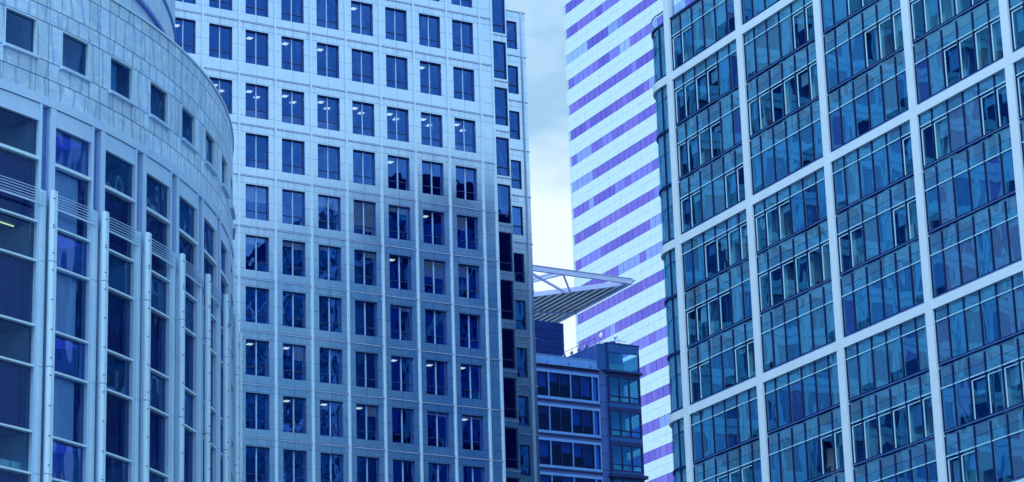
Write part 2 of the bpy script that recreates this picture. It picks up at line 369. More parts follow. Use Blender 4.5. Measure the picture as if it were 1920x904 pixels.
for rw in ROWS[:-1]:
    for k in range(-2, 7):
        x = rodx(k) + .55
        wdw = link('window', wfm, tower, (x, 0, TZ[rw] + EYE)); link('pane', pnm, wdw)
        a = BL.get((rw, k))
        if a and max(a) > 0:
            b = MB()
            if a[0]: b.box(.08, .90, .36, .39, -a[0] * H_, -.04)
            if a[1]: b.box(.99, 1.81, .36, .39, -a[1] * H_, -.04)
            b.build('blind', M['blind'], wdw)
        if rw >= 2 and random.random() < .7:
            b = MB(); b.box(W_ - .14, W_ + .28, .44, .50, -H_, -random.choice([.5, 1.2, 1.9, 1.9, 2.0])); b.build('lining', M['blinds_r'][random.choice([0, 2, 2])], wdw)
        if LMP.get((rw, k)):
            for q in range(LMP[(rw, k)]):
                b = MB(); dy = 1.5 + .9 * q + random.uniform(-.15, .15); dx = .15 + .55 * q + .51 * dy + random.uniform(-.05, .1); zz = TZ[rw] + .10
                b.box(x + dx, x + dx + .40, dy, dy + .45, zz - .03, zz); b.build('ceiling_light', M['lamp'], tower)
b = MB(); fr = MB()
for rw in ROWS[:-1]:
    for k in range(C0, -2):
        x = rodx(k) + .55; z = TZ[rw]
        b.face([(x, .2, z - H_), (x + W_, .2, z - H_), (x + W_, .2, z), (x, .2, z)])
tag(b.build('window', M['glass_m'], tower), kind='stuff')
def narrow(x, y, rw, wd, zt, zb, tr):
    f = MB(); f.box(x, x + .06, y + .1, y + .22, zb, zt); f.box(x + wd - .06, x + wd, y + .1, y + .22, zb, zt); f.box(x + .06, x + wd - .06, y + .1, y + .22, zt - .07, zt)
    f.box(x + .06, x + wd - .06, y + .1, y + .22, zb, zb + .07); f.box(x + .06, x + wd - .06, y + .1, y + .22, tr, tr + .07)
    o = f.build('narrow_window', M['darkframe'], tower)
    g_ = MB(); g_.face([(x + .03, y + .18, zb + .03), (x + wd - .03, y + .18, zb + .03), (x + wd - .03, y + .18, zt - .03), (x + .03, y + .18, zt - .03)])
    g_.build('pane', M['glass_m'], o); return o
for rw in ROWS[:-1]:
    T = TZ[rw]
    narrow(23.17, 2.7, rw, 1.19, T + .06, T - 3.15, T - 2.45); o = narrow(26.53, 6.15, rw, .99, T - .30, T - 2.75, T - 2.0)
    if rw in (2, 4, 6):
        q = MB(); q.box(26.6, 27.45, 6.42, 6.45, T - 1.95, T - .4); q.build('blind', M['blinds_r'][0], o)

# ------------------------------------------------------------------ 2 the curved stone building on the left
CX, CY, R = -48.854, 117.201, 35.57
curved = thing('curved_building', 'round fronted office building with veined stone band over tall glazed bays and tubular columns', 'office building', (CX, CY, GZ))
A0, DA, WA = 54.704, 5.294, 2.873
st = MB()
def panel(a0, a1, z0, z1):
    e = .02
    st.arc(a0 + .02, a1 - .02, R - .12, R, z0 + .018, z1 - .018, 0, None, (random.uniform(0, 90), random.uniform(0, 90)), random.uniform(.86, 1.1), inner=False)
def zrow(a0, a1, zs):
    for z0, z1 in zip(zs[:-1], zs[1:]): panel(a0, a1, z0, z1)
for i in range(-3, 12):
    a = A0 + DA * i; b_ = a + WA; m_ = (b_ + a + DA) / 2
    for q0, q1 in ((b_, m_), (m_, a + DA)): zrow(q0, q1, [36.90, 37.66, 38.40, 40.05, 40.73, 41.93, 42.5])
    zrow(a, b_, [36.90, 37.66, 38.36]); zrow(a, b_, [40.06, 40.73, 41.93, 42.5])
st.build('stone_wall', M['stone'], curved)
bk = MB()
for i in range(-3, 12):
    a = A0 + DA * i; b_ = a + WA
    bk.arc(b_, a + DA, R - .3, R - .055, 36.95, 42.4); bk.arc(a, b_, R - .3, R - .055, 36.95, 38.3); bk.arc(a, b_, R - .3, R - .055, 40.1, 42.4)
bk.build('backing_wall', M['groove'], curved)
cp = MB(); cp.arc(A0 - 3 * DA, A0 + 12 * DA, R - .7, R + .06, 42.505, 42.60); cp.build('coping', M['metal_w'], curved)
cp = MB(); cp.arc(A0 - 3 * DA, A0 + 12 * DA, R - .45, R - .40, 42.85, 42.90)
for i in range(30): 
    aa = A0 - 3 * DA + i * 2.6; cp.arc(aa, aa + .06, R - .45, R - .40, 42.60, 42.85, n=1)
cp.build('parapet_rail', M['metal_w'], curved)
tr_ = MB(); tr_.arc(A0 - 3 * DA, A0 + 12 * DA, R - 4.5, R - .705, 42.3, 42.45); tr_.build('terrace', M['lowstone'], curved)
# stone band windows
for i in range(-1, 11):
    a = A0 + DA * i; b_ = a + WA
    f = MB(); z0, z1 = 38.43, 40.03; t = .08
    f.arc(a, a + t, R - .20, R + .02, z0, z1); f.arc(b_ - t, b_, R - .20, R + .02, z0, z1); f.arc(a + t, b_ - t, R - .20, R + .02, z1 - .06, z1); f.arc(a + t, b_ - t, R - .20, R + .01, z0, z0 + .05)
    wdw = f.build('window', M['metal_w'], curved)
    f = MB(); f.arc(a - .12, b_ + .12, R - .1, R + .16, z0 - .12, z0 - .003); f.build('sill', M['metal_l'], wdw)
    f = MB()
    f.arc(a + .05, b_ - .05, R - .125, R - .12, z0 + .03, z1 - .03, inner=False, n=1); f.build('pane', M['glass_l'], wdw)
    f = MB(); f.arc(a + .08, b_ - .08, R - 2.6, R - 2.5, z0 - .6, z1 + .2, n=2); f.arc(a - .02, a + .03, R - 2.5, R - .3, z0 - .3, z1 + .1, n=1); f.arc(b_ - .03, b_ + .02, R - 2.5, R - .3, z0 - .3, z1 + .1, 1, n=1)
    f.arc(a, b_, R - 2.5, R - .3, z1 + .1, z1 + .15, 2)
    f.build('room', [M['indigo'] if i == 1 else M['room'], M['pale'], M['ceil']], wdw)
    if i in (2, 4, 6):
        f = MB(); f.arc(a + .3, b_ - .9, R - .5, R - .46, z0 + .02, z1 - .02, n=2); f.build('blind', M['blinds_r'][2], wdw)
# glazed bays under the stone
FL = [34.165, 29.93, 25.665, 21.42]
SEG = [(35.76, 34.23, 'v'), (34.10, 31.58, 's'), (31.50, 29.97, 'v'), (29.89, 27.34, 's'), (27.26, 25.71, 'v'), (25.63, 23.11, 's'), (23.03, 21.47, 'v'), (21.39, 18.86, 's'), (18.78, 17.2, 'v')]
for i in range(-1, 9):
    a = A0 + DA * i; g0, g1 = a - .45, a + 3.29       # clear glass width
    J = MB()
    J.arc(g0 - .50, g0, R - .40, R + .05, 17, 36.485, n=1); J.arc(g1, g1 + .25, R - .40, R + .05, 17, 36.485, n=1)
    J.arc(g0, g1, R - .22, R + .0, 35.77, 36.47); J.arc(g0 - .5, g1 + .25, R - .3, R + .06, 36.505, 36.885)
    bay = J.build('glazed_bay', M['metal_l'], curved)
    for t1, t0 in zip([s[1] for s in SEG[:-1]], [s[0] for s in SEG[1:]]): J = MB(); J.arc(g0, g1, R - .2, R + .06, t0, t1); J.build('transom', M['metal_w'], bay)
    for z1, z0, kd in SEG:
        J = MB(); J.arc(g0, g1, R - .125, R - .12, z0 - .02, z1 + .02, inner=False, n=1); J.build('pane', M['glass_s'] if kd == 's' or i < 1 else M['glass_l'], bay)
    J = MB()
    for z1, z0, kd in SEG:
        if kd == 's': J.arc(g0, g1 - .55, R - .42, R - .36, z0, z1); J.arc(g1 - .55, g1, R - .42, R - .30, z0, z1, 1)
    J.build('spandrel_panel', [M['spandrel_b'] if i == 1 else M['spandrel'], M['louver'] if i == 1 else M['spandrel']], bay)
    J = MB()
    for z1, z0, kd in SEG:
        if kd == 'v':
            dp = 1.3 if i == 1 else 3.5; J.arc(g0 - .2, g1 + .2, R - dp - .1, R - dp, z0, z1, 0); J.arc(g0 - .4, g1 + .4, R - 3.5, R - .45, z1 + .02, z1 + .2, 1); J.arc(g0 - .4, g1 + .4, R - 3.5, R - .45, z0 - .2, z0 - .02, 2)
            J.arc(g1 + .02, g1 + .1, R - 3.5, R - .45, z0, z1, 3, n=1)
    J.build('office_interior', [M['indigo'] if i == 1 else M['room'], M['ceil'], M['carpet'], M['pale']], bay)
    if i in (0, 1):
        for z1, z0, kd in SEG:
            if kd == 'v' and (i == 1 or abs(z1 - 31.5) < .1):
                J = MB(); J.arc(g0 - .1 if i == 1 else g0 + .8, g1 + .1 if i == 1 else g1 - .4, R - (1.28 if i == 1 else 1.0), R - (.46 if i == 1 else .96), z1 - .05, z1 - .01, n=2); J.build('added_glow_panel' if i == 1 else 'strip_lamp', M['glow_v'] if i == 1 else M['lamp_y'], bay)  # violet panel is an added source that makes the bay glow
    # recessed pier panel between two bays
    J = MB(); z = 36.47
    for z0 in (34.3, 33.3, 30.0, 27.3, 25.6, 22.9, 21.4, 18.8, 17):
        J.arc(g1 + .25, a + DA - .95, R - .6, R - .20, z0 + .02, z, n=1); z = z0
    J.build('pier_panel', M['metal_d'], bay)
    J = MB(); J.arc(g1 + .25, a + DA - .95, R - .6, R + .05, 36.505, 36.885, n=1); J.arc((g1 + a + DA - .7) / 2 - .03, (g1 + a + DA - .7) / 2 + .03, R + .04, R + .09, 36.51, 36.88, n=1)
    J.build('pier_head', M['metal_l'], bay)
def pol(a, rr, z): return (rr * sin(radians(a)), -rr * cos(radians(a)), z)
for i in range(-1, 9):
    a = A0 + DA * i
    tb = MB(); at = a - 1.17; rr = R + .36
    cuts = [32.88, 29.93, 25.67, 21.42, 17]
    for z1, z0 in zip(cuts[:-1], cuts[1:]):
        tb.tube(pol(at, rr, z0 + .03), pol(at, rr, z1), .125, 0, 20)
        tb.arc(at + .03, at + .30, rr - .08, rr + .10, z0 + .03, z1, 0, n=1)
        tb.tube(pol(at, rr, z0 - .001), pol(at, rr, z0 + .031), .10, 1, 12)
        for zz in (z1 - .35, z1 - 1.55, z0 + 1.5, z0 + .35):
            for e in (-.10, .0): tb.arc(at + e - .02, at + e + .02, rr + .09, rr + .14, zz - .02, zz + .02, 1, n=1)
    o = tb.build('tubular_column', [M['metal_w'], M['bolt']], curved)
    tb = MB(); af = a + 3.46
    for z1, z0 in zip(cuts[:-1], cuts[1:]): tb.arc(af, af + .46, R + .055, R + .14, z0 + .02, z1, n=1)
    tb.build('fin', M['metal_w'], o)
    sh = MB()
    for j in range(5):
        z = 32.36 + .115 * j; sh.arc(at + .29, af + .2, R + .20, R + .24, z - .012, z + .012)
    sh.arc(at + .29, af + .2, R + .15, R + .20, 32.215, 32.30)
    sh.build('sunshade', M['metal_l'], curved)
# inner core and lower storeys so that nothing is hollow
cr_ = MB(); cr_.arc(20, 150, R - 6, R - 5.9, GZ, 42.4, n=40); cr_.arc(20, 150, R - 6, R - .6, GZ, 16.9, n=40); cr_.arc(A0 + 9 * DA, 150, R - 6, R - .1, 16.9, 42.4, n=12); cr_.arc(20, A0 - 2 * DA, R - 6, R - .1, 16.9, 36.8, n=12)
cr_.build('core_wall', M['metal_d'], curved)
# set back drum above the terrace
RD = 32.72
dr = MB()
for j in range(46): dr.arc(40 + 2.1 * j, 40 + 2.1 * j + 2.04, RD - .5, RD, 42.4, 60, n=2)
dr.arc(40, 137, RD - .5, RD - .06, 42.4, 60)
dr.build('drum_wall', M['stone_p'], curved)
for z, e in ((46.05, .16), (44.9, .07), (47.9, .07)):
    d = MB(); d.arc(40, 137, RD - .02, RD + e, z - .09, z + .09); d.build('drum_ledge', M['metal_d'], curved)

# ------------------------------------------------------------------ 3 the glass building on the right with a white grid
THR = radians(90 - 152.8284)
gb = thing('glass_grid_building', 'glass office building with white grid of columns and floor bands and a rounded corner', 'office building', (11.644, 171.946, GZ), THR)
BP = 9.31; BW = 8.60
def zl(i): return 68.61 - 3.993 * i
NB, NF = 6, 12
ML = [0, 1.27, 2.80, 4.32, 5.85, 7.36, BW]
def frame_mesh(cut):
    f = MB(); H = 3.993; zt = -.17 if not cut else -.60
    f.box(0, .04, -.03, .06, -H + .18, zt); f.box(BW - .04, BW, -.03, .06, -H + .18, zt)
    for x in ML[1:-1]: f.box(x - .032, x + .032, -.045, .05, -H + .20, zt)
    f.box(.0, BW, -.05, .08, -H + .145, -H + .185); f.box(0, BW, -.04, .08, -H + .02, -H + .06); f.box(0, BW, -.02, .10, -H + .061, -H + .134, 1)
    return f.mesh('window_bay', [M['fin'], M['lowmetal']])
fm = {c: frame_mesh(c) for c in (0, 1)}
gl_ = MB(); gl_.face([(0, .03, -3.86), (BW, .03, -3.86), (BW, .03, -.02), (0, .03, -.02)]); glm = gl_.mesh('glass', M['glass_r'])
sp = MB()
for x0, x1 in zip(ML[:-1], ML[1:]):
    sp.box(x0 + .04, x1 - .04, .065, .11, -.70, -.06, 0); sp.box(x0 + .04, x1 - .04, .06, .11, -.735, -.701, 1); sp.box(x0 + .04, x1 - .04, .055, .11, -1.28, -.736, 2)
spm = sp.mesh('spandrel_panel', [M['pale'], M['fin'], M['blinds_r'][2]])
rl = MB()
rl.box(.04, BW - .04, -.012, .026, -1.36, -1.295); rlm = rl.mesh('inner_rail', M['rail'])
# which panes stand open, row by row from the roof (o open, b blind), nearest match to the photograph
PAT = {(0, 0): 'oobbbb', (1, 0): 'oooobb', (2, 0): 'oooobb', (3, 0): 'oobboo', (4, 0): 'bboooo', (5, 0): 'oooobb', (6, 0): 'oobboo', (7, 0): 'bbbbbb', (8, 0): 'bbooob', (9, 0): 'bbbbbb',
       (0, 1): 'bbbbbb', (1, 1): 'bbbboo', (2, 1): 'oooooo', (3, 1): 'bbbbbb', (4, 1): 'ooobbb', (5, 1): 'oooooo', (6, 1): 'bbbbbb', (7, 1): 'bbbbbb', (8, 1): 'bbbboo', (9, 1): 'oobboo',
       (1, 2): 'bbooob', (2, 2): 'bbbooo', (3, 2): 'bbbbbb', (4, 2): 'bbbbbo', (5, 2): 'oobboo', (6, 2): 'bbbbbb', (7, 2): 'bbbbbb', (8, 2): 'oooooo', (9, 2): 'bbbbbb',
       (1, 3): 'oooobb', (2, 3): 'oooooo', (3, 3): 'bboooo', (4, 3): 'oobboo', (5, 3): 'bbbbbb', (6, 3): 'bbbbbb', (7, 3): 'bbbbbb', (8, 3): 'bboooo', (9, 3): 'oobbbb',
       (2, 4): 'oooooo', (3, 4): 'oobbbb', (4, 4): 'oobbbb'}
for fl in range(NF):
    for bay in range(NB):
        cut = 1 if fl % 3 == 1 else 0
        o = link('window_bay', fm[cut], gb, (BP * bay, 0, zl(fl) + EYE)); link('glass', glm, o); link('spandrel_panel', spm, o); link('inner_rail', rlm, o)
        rnd = random.Random(fl * 31 + bay * 7)
        pat = PAT.get((fl, bay)) or ''.join(rnd.choice('bbbo') for _ in range(6))
        bl = [MB() for _ in range(1)][0]; fr = MB(); base = rnd.choice([0, 0, 0, 1, 2, 2, 2]) if bay < 3 else rnd.choice([0, 2, 2, 3, 4, 4, 4])
        for j, ch in enumerate(pat):
            x0, x1 = ML[j] + .07, ML[j + 1] - .07; fr = MB()
            if ch == 'b':
                mi = base if rnd.random() < .5 else rnd.choice([0, 1, 2, 5, 2, 3] if bay < 3 else [0, 2, 3, 4, 1])
                zb = -3.84 if rnd.random() < .75 else -3.84 + rnd.uniform(.3, 1.1)
                bl.box(x0, x1, .09, .11, zb, -1.375, mi)
                fr.box(x0 + .01, x0 + .06, .036, .08, -3.84, -1.38, 1)
            else:
                fr.box(x0 + .08, x0 + .16, -.008, .026, -3.80, -1.58, 0); fr.box(x0 + .08, x1 - .02, -.008, .026, -1.579, -1.53, 0); fr.box(x0, x1, .06, .14, -1.50, -1.375, 2)
                if rnd.random() < .5: bl.box(x0 + .21, x1, .24, .26, -1.62 - rnd.uniform(.25, 1.3), -1.62, rnd.choice([0, 0, 1, 2]))
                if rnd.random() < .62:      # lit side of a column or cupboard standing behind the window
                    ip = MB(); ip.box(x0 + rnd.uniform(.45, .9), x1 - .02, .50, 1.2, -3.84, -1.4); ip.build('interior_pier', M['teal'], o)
            fr.build('inner_window_frame', [M['rail'], M['pale'], M['fin']], o)
        if bl.f: bl.build('blind', M['blinds_r'], o)
# columns and white bands
ztop, zbot = 72.2, zl(NF)
for k in range(NB + 1):
    b = MB(); x1 = BP * k - .0 if k else 0.0
    b.box(BP * k - .71, BP * k - .005, -.16, .34, zbot, zl(0) + (3.6 if k == 0 else 1.0)); b.build('column', M['band'], gb)
for i in (1, 4, 7, 10):
    z = zl(i)
    for k in range(NB):
        b = MB(); b.box(BP * k, BP * k + 3.0, -.13, .34, z - .575, z); b.box(BP * k + 3.01, BP * k + 5.8, -.13, .34, z - .575, z); b.box(BP * k + 5.81, BP * k + BP - .715, -.13, .34, z - .575, z)
        b.build('floor_band', M['band'], gb)
# rounded corner and return front
CR = 2.6; fx = -1.95                       # flat to fx then a quarter round
cc = (fx, CR)
for fl in range(NF):
    z = zl(fl); H = 3.993
    f = MB(); f.face([(fx, .03, z - H + .19), (-.71, .03, z - H + .19), (-.71, .03, z - .02), (fx, .03, z - .02)])
    f.arc(-90, 0, CR - .04, CR - .03, z - H + .19, z - .02, n=14, c=cc, inner=False); g_ = f.build('corner_glass', M['glass_r'], gb)
    f = MB(); f.box(fx, -.712, -.06, .08, z - H + .02, z - H + .18); f.arc(-90, 0, CR - .08, CR + .06, z - H + .02, z - H + .18, n=14, c=cc)
    f.box(-1.72, -1.655, -.05, .06, z - H + .18, z); f.arc(-72, -70.5, CR - .1, CR + .03, z - H + .18, z, n=1, c=cc)
    f.build('mullion', M['fin'], g_)
    f = MB(); f.box(fx, -.75, .08, .15, z - 1.38, z - 1.29); f.arc(-90, 0, CR - .15, CR - .08, z - 1.38, z - 1.29, n=14, c=cc); f.build('inner_rail', M['rail'], g_)
    f = MB(); f.box(fx, -.75, .20, .22, z - 3.84, z - 1.3, 0); f.arc(-90, 0, CR - .24, CR - .20, z - 3.84, z - 1.3, 1, n=14, c=cc); f.box(fx, -.75, .16, .18, z - 1.28, z - .06, 2); f.arc(-90, 0, CR - .20, CR - .16, z - 1.28, z - .06, 2, n=14, c=cc)
    f.build('blind', [M['blinds_r'][2], M['blinds_r'][2], M['pale']], g_)
for i in (1, 4, 7, 10):
    z = zl(i); f = MB(); f.box(fx, -.715, -.14, .3, z - .575, z); f.arc(-90, 0, CR - .3, CR + .14, z - .575, z, n=18, c=cc); f.build('floor_band', M['band'], gb)
# return front beyond the corner (reflected in the steel tower)
XW = fx - CR
for fl in range(NF):
    z = zl(fl); f = MB(); f.face([(XW + .03, 75, z - 3.8), (XW + .03, CR, z - 3.8), (XW + .03, CR, z - .02), (XW + .03, 75, z - .02)], 0)
    f.box(XW - .1, XW + .2, CR, 75, z - 3.993, z - 3.4, 1)
    for j in range(24): f.box(XW - .12, XW + .1, CR + 1.5 + 1.55 * j, CR + 1.58 + 1.55 * j, z - 3.81, z - .0, 1)
    f.box(XW - .06, XW + .0, CR + 13, 75, z - 3.8, z - .02, 1)  # unseen far stretch, made dark to deepen the stepped corner's reflection
    f.build('return_front', [M['return'], M['return_d'], M['blinds_r'][1]], gb)
for k in range(5):
    b = MB(); b.box(XW - .25, XW + .1, 4.5 + BP * k, 5.5 + BP * k, zbot, zl(0) + 1); b.build('column', M['teal'], gb)
    for q in range(3):
        b = MB(); b.bar((XW - .2, 5.5 + BP * k, zl(3 * q + 3)), (XW - .2, 4.4 + BP * (k + 1), zl(3 * q)), .2, .5)
        if k == 0: b.build('brace', M['teal'], gb)
# floors, back wall, roof, screen
f = MB()
for fl in range(NF + 1): f.box(-1.2, BP * NB, .55, 40, zl(fl) - .30, zl(fl) + .05, 0); f.box(XW + .5, -1.2, CR, 40, zl(fl) - .30, zl(fl) + .05, 0)
f.build('floor_slab', M['ceil'], gb)
f = MB(); f.box(-1, BP * NB, 4.2, 4.4, zbot, zl(0))
for k in range(NB * 2): f.box(BP * k / 2 - .4, BP * k / 2 - .3, .6, 4.2, zbot, zl(0))
f.build('partition_wall', M['room_r'], gb)
f = MB(); f.box(XW + .4, BP * NB - .8, 2.7, 40, GZ, zbot - .02, 0); f.box(-.7, BP * NB - .8, .2, 2.69, GZ, zbot - .02, 0)
for j in range(5): f.box(-.7, BP * NB - .8, .05, .19, zbot - 4 * j - .7, zbot - 4 * j - .05, 1)
f.box(BP * NB - .75, BP * NB - .6, 0, 40, GZ, zl(0), 0)
f.build('lower_storeys', [M['spandrel'], M['band']], gb)
f = MB(); f.box(XW + 3, BP * NB - 4, 6, 36, zl(0) + .06, 74, 0); f.build('plant_room', M['louver'], gb)
f = MB(); f.face([(.1, .05, zl(0) + .12), (BW, .05, zl(0) + .12), (BW, .05, 70.9), (.1, .05, 70.9)]); f.face([(fx, .05, zl(0) + .12), (-.71, .05, zl(0) + .12), (-.71, .05, 69.58), (fx, .05, 69.58)])
for j in range(12):
    a0, a1 = -90 + 7.5 * j, -82.5 + 7.5 * j
    h0, h1 = [69.58 - .62 * (abs(q) / 90) ** 2.5 for q in (a0, a1)]
    P = lambda a, z: (cc[0] + CR * sin(radians(a)), cc[1] - CR * cos(radians(a)), z)
    f.face([P(a0, zl(0) + .12), P(a1, zl(0) + .12), P(a1, h1), P(a0, h0)], 0, None, 1, True)
f.build('roof_screen', M['screen'], gb)
f = MB()
f.box(fx, -.712, .0, .09, 69.58, 69.63)
for j in range(12):
    a0, a1 = -90 + 7.5 * j, -82.5 + 7.5 * j
    h0, h1 = [69.6 - .62 * (abs(q) / 90) ** 2.5 for q in (a0, a1)]
    P = lambda a, z: (cc[0] + CR * sin(radians(a)), cc[1] - CR * cos(radians(a)), z)
    f.bar(P(a0, h0), P(a1, h1), .06, .05)
f.box(0, BW, -.07, .14, zl(0) - .06, zl(0) + .10); f.box(fx, -.715, -.06, .14, zl(0) - .05, zl(0) + .10); f.arc(-90, 0, CR - .14, CR + .06, zl(0) - .05, zl(0) + .10, n=14, c=cc)
f.build('screen_frame', M['fin'], gb)

# ------------------------------------------------------------------ 4 the violet striped tower behind
THP = radians(90 - 152.91)
pt = thing('striped_tower', 'tall tower striped with violet glass bands and white panel bands', 'tower', (9.082, 363.949, GZ), THP)
PWD, NPN = 1.558, 26
rnd = random.Random(3)
for rw in range(-5, 24):
    T = 144.018 - 4 * rw
    b = MB(); run = 0; cur = 0
    for j in range(NPN):
        if run <= 0: cur = rnd.choice([0, 0, 1, 1, 1, 1, 2, 2, 3, 4, 5] if rw < 4 else [0, 0, 0, 1, 1, 1, 1, 1, 2, 3, 4]); run = rnd.choice([1, 1, 2, 3, 4])
        run -= 1
        b.box(j * PWD + .06, (j + 1) * PWD - .06, 0, .2, T - 1.48, T - .02, cur)
    b.arc(-70, 0, 2.3, 2.5, T - 1.48, T - .02, 6, n=6, c=(-.02, 2.5))
    b.build('window_band', M['purple'] + [M['pw_e']], pt)
    b = MB()
    for z0, z1 in ((T - 2.64, T - 1.52), (T - 3.98, T - 2.67)):
        for j in range(NPN): b.box(j * PWD + .02, (j + 1) * PWD - .02, -.02, .2, z0, z1)
        b.arc(-70, 0, 2.3, 2.52, z0, z1, 0, n=6, c=(-.02, 2.5))
    b.build('white_band', M['pw'], pt)
b = MB(); zb_, zt_ = 144 - 4 * 24, 164
b.box(0, NPN * PWD, .1, 40, zb_, zt_); b.arc(-70, 0, 1.9, 2.4, zb_, zt_, n=6, c=(-.02, 2.5)); b.box(-2.4, 0, 2.5, 40, zb_, zt_); b.build('backing_wall', M['seam'], pt)
b = MB(); b.box(-2.3, NPN * PWD, .3, 40, GZ, zb_ - .01); b.build('lower_storeys', M['seam'], pt)

# ------------------------------------------------------------------ 5 the low dark office block in the gap
lb = thing('low_office_block', 'low dark blue office block with strip windows and a glazed corner turret', 'office building', (5, 270, GZ), TH)
for rw in range(5):
    zt = 67.80 - 3.70 * rw
    f = MB(); f.box(-14, 4.4, -.06, .3, zt, zt + .28, 0); f.box(-14, 4.4, -.06, .3, zt - 2.62 - .28, zt - 2.62, 0)
    for x in (-10.06, -7.35, -4.62, -1.89, .84, 3.56): f.box(x - .05, x + .05, -.07, .1, zt - 2.62, zt, 0)
    f.box(4.28, 4.4, -.06, .1, zt - 2.62, zt, 0)
    for x in (-8.7, -5.98, -3.26, -.52, 2.18): f.box(x - .03, x + .03, -.01, .1, zt - 2.62, zt, 1)
    o = f.build('strip_window', [M['lowmetal'], M['fin']], lb)
    f = MB(); f.face([(-14, .06, zt - 2.62), (4.3, .06, zt - 2.62), (4.3, .06, zt), (-14, .06, zt)]); f.build('pane', M['glass_d'], o)
    f = MB(); rnd = random.Random(rw + 5)
    for x in (-8.6, -7.3, -5.9, -4.5, -3.2, -1.8, -.45, .9, 2.25):
        if rnd.random() < .65: f.box(x, x + 1.15, .3, .33, zt - rnd.uniform(.7, 2.5), zt, rnd.choice([0, 1]))
    f.box(3.62, 4.2, .25, .3, zt - 2.6, zt, 2)
    f.build('blind', [M['blinds_r'][5], M['spandrel'], M['blinds_r'][0]], o)
f = MB()
for rw in range(6):
    zt = 67.80 - 3.70 * rw; f.box(-14, 4.4, .0, .4, zt + .29, zt + 1.07 - .2)
    f.box(-14, 4.4, -.12, .4, zt + .62, zt + .70, 1)
    for j in range(2): f.box(4.45, 5.45, .05, .4, zt - 2.6 + 1.85 * j, zt - .8 + 1.85 * j)
f.box(-14, 4.5, -.03, .5, 68.3, 68.75, 1); f.box(-14, 9.3, 4.0, 16, 30, 68.6); f.box(-14, 4.4, .42, 4, 68.0, 68.6); f.box(4.4, 5.5, .42, 4, 30, 68.6)
for rw in range(5): f.box(-14, 4.39, .42, 4, 63.9 - 3.7 * rw, 64.9 - 3.7 * rw)
f.build('wall', [M['lowstone'], M['fin']], lb)
f = MB()
for j in range(14): f.box(-14 + 1.34 * j, -14 + 1.34 * j + 1.30, .1, .18, 68.78, 69.66)
f.box(-14, 4.8, .06, .2, 69.67, 69.74); f.build('parapet', [M['lowpar']], lb)
f = MB()
for x in (-4.6, -1.9, .84, 3.55): f.box(x - .05, x + .05, -.25, .05, 68.6, 69.05)
f.box(-14, 4.5, -.22, -.02, 68.62, 68.70); f.build('gutter', M['lowmetal'], lb)
f = MB()
for rw in range(5):
    z1 = 68.45 - 3.72 * rw; f.box(5.5, 9.5, -.3, .1, z1 - .45, z1); f.box(5.5, 9.5, -.3, .1, z1 - 3.3, z1 - 3.1); f.box(5.5, 5.62, -.3, .1, z1 - 3.1, z1 - .45); f.box(9.38, 9.5, -.3, .1, z1 - 3.1, z1 - .45)
    f.box(5.62, 9.38, -.28, .1, z1 - 2.55, z1 - 2.47); f.box(6.86, 6.92, -.28, .1, z1 - 3.1, z1 - .45); f.box(8.12, 8.18, -.28, .1, z1 - 3.1, z1 - .45); f.box(5.5, 9.5, -.3, .1, z1 - 3.72, z1 - 3.31, 1)
f.box(5.2, 9.75, -.5, .1, 68.5, 68.75); f.box(5.2, 9.85, -.55, .1, 57.1, 57.45)
f.box(5.5, 9.5, -.3, -.1, 70.75, 71.7, 1); f.box(5.5, 5.6, -.3, -.1, 68.76, 70.74); f.box(9.42, 9.52, -.3, -.1, 68.76, 70.74); f.box(5.4, 9.6, -.35, 8, 71.7, 71.80)
f.box(4.45, 5.45, -.1, 8, 68.75, 71.6, 1); f.box(5.44, 5.49, -.32, -.1, 68, 71.7)
tur = f.build('corner_turret', [M['fin'], M['turret']], lb)
f = MB(); f.face([(5.6, -.2, 50), (9.4, -.2, 50), (9.4, -.2, 70.75), (5.6, -.2, 70.75)]); f.face([(9.5, -.2, 50), (9.5, 6, 50), (9.5, 6, 70.75), (9.5, -.2, 70.75)]); f.build('pane', M['glass_t'], tur)
f = MB()
for rw in range(6):
    z1 = 72.17 - 3.72 * rw; f.box(5.6, 9.3, 2.6, 2.7, z1 - 3.1, z1 - .5, 0)
    f.box(7.2 + .3 * (rw % 2), 9.3, 2.5, 2.58, z1 - 2.7, z1 - 1.9, 1); f.box(5.7, 6.3, 1.2, 1.3, z1 - 3, z1 - 1.0, 1) if rw else None
    f.box(5.6, 9.3, 0, 7, z1 - .5, z1 - .3, 2)
f.build('turret_interior', [M['blinds_r'][0], M['teal'], M['blinds_r'][1]], tur)
f = MB(); f.hexa([(4.42, -.1, 68.7), (5.4, 2, 68.7), (5.4, 9.4, 68.7), (4.42, 9.4, 68.7), (4.42, -.1, 71.55), (5.4, 2, 71.55), (5.4, 9.4, 71.55), (4.42, 9.4, 71.55)])
for j in range(5): f.box(4.38, 4.42, .4 + 1.6 * j, .44 + 1.6 * j, 68.8, 71.5, 1)
f.build('turret_side', [M['lowstone'], M['lowmetal']], lb)
f = MB(); f.box(-14, 9.2, .5, 16, GZ, 50); f.build('lower_storeys', M['lowstone'], lb)

# ------------------------------------------------------------------ 6 dark plant block and louvred canopy behind it
pb = thing('plant_block', 'windowless dark navy ribbed plant block on the roofline under the slatted canopy', 'plant block', (5, 284, GZ), TH)
f = MB()
for j in range(26): f.box(-16, .55, .0, 8, 77.2 - .97 * (j + 1) + .05, 77.2 - .97 * j)
f.box(-15.9, .45, .05, 7.9, 45, 77.1); f.box(-16, -1.55, 2, 8, 77.2, 77.75)
f.build('ribbed_wall', M['louver'], pb)
f = MB(); f.box(-15.9, .45, .1, 7.9, GZ, 45); f.build('lower_storeys', M['lowstone'], pb)

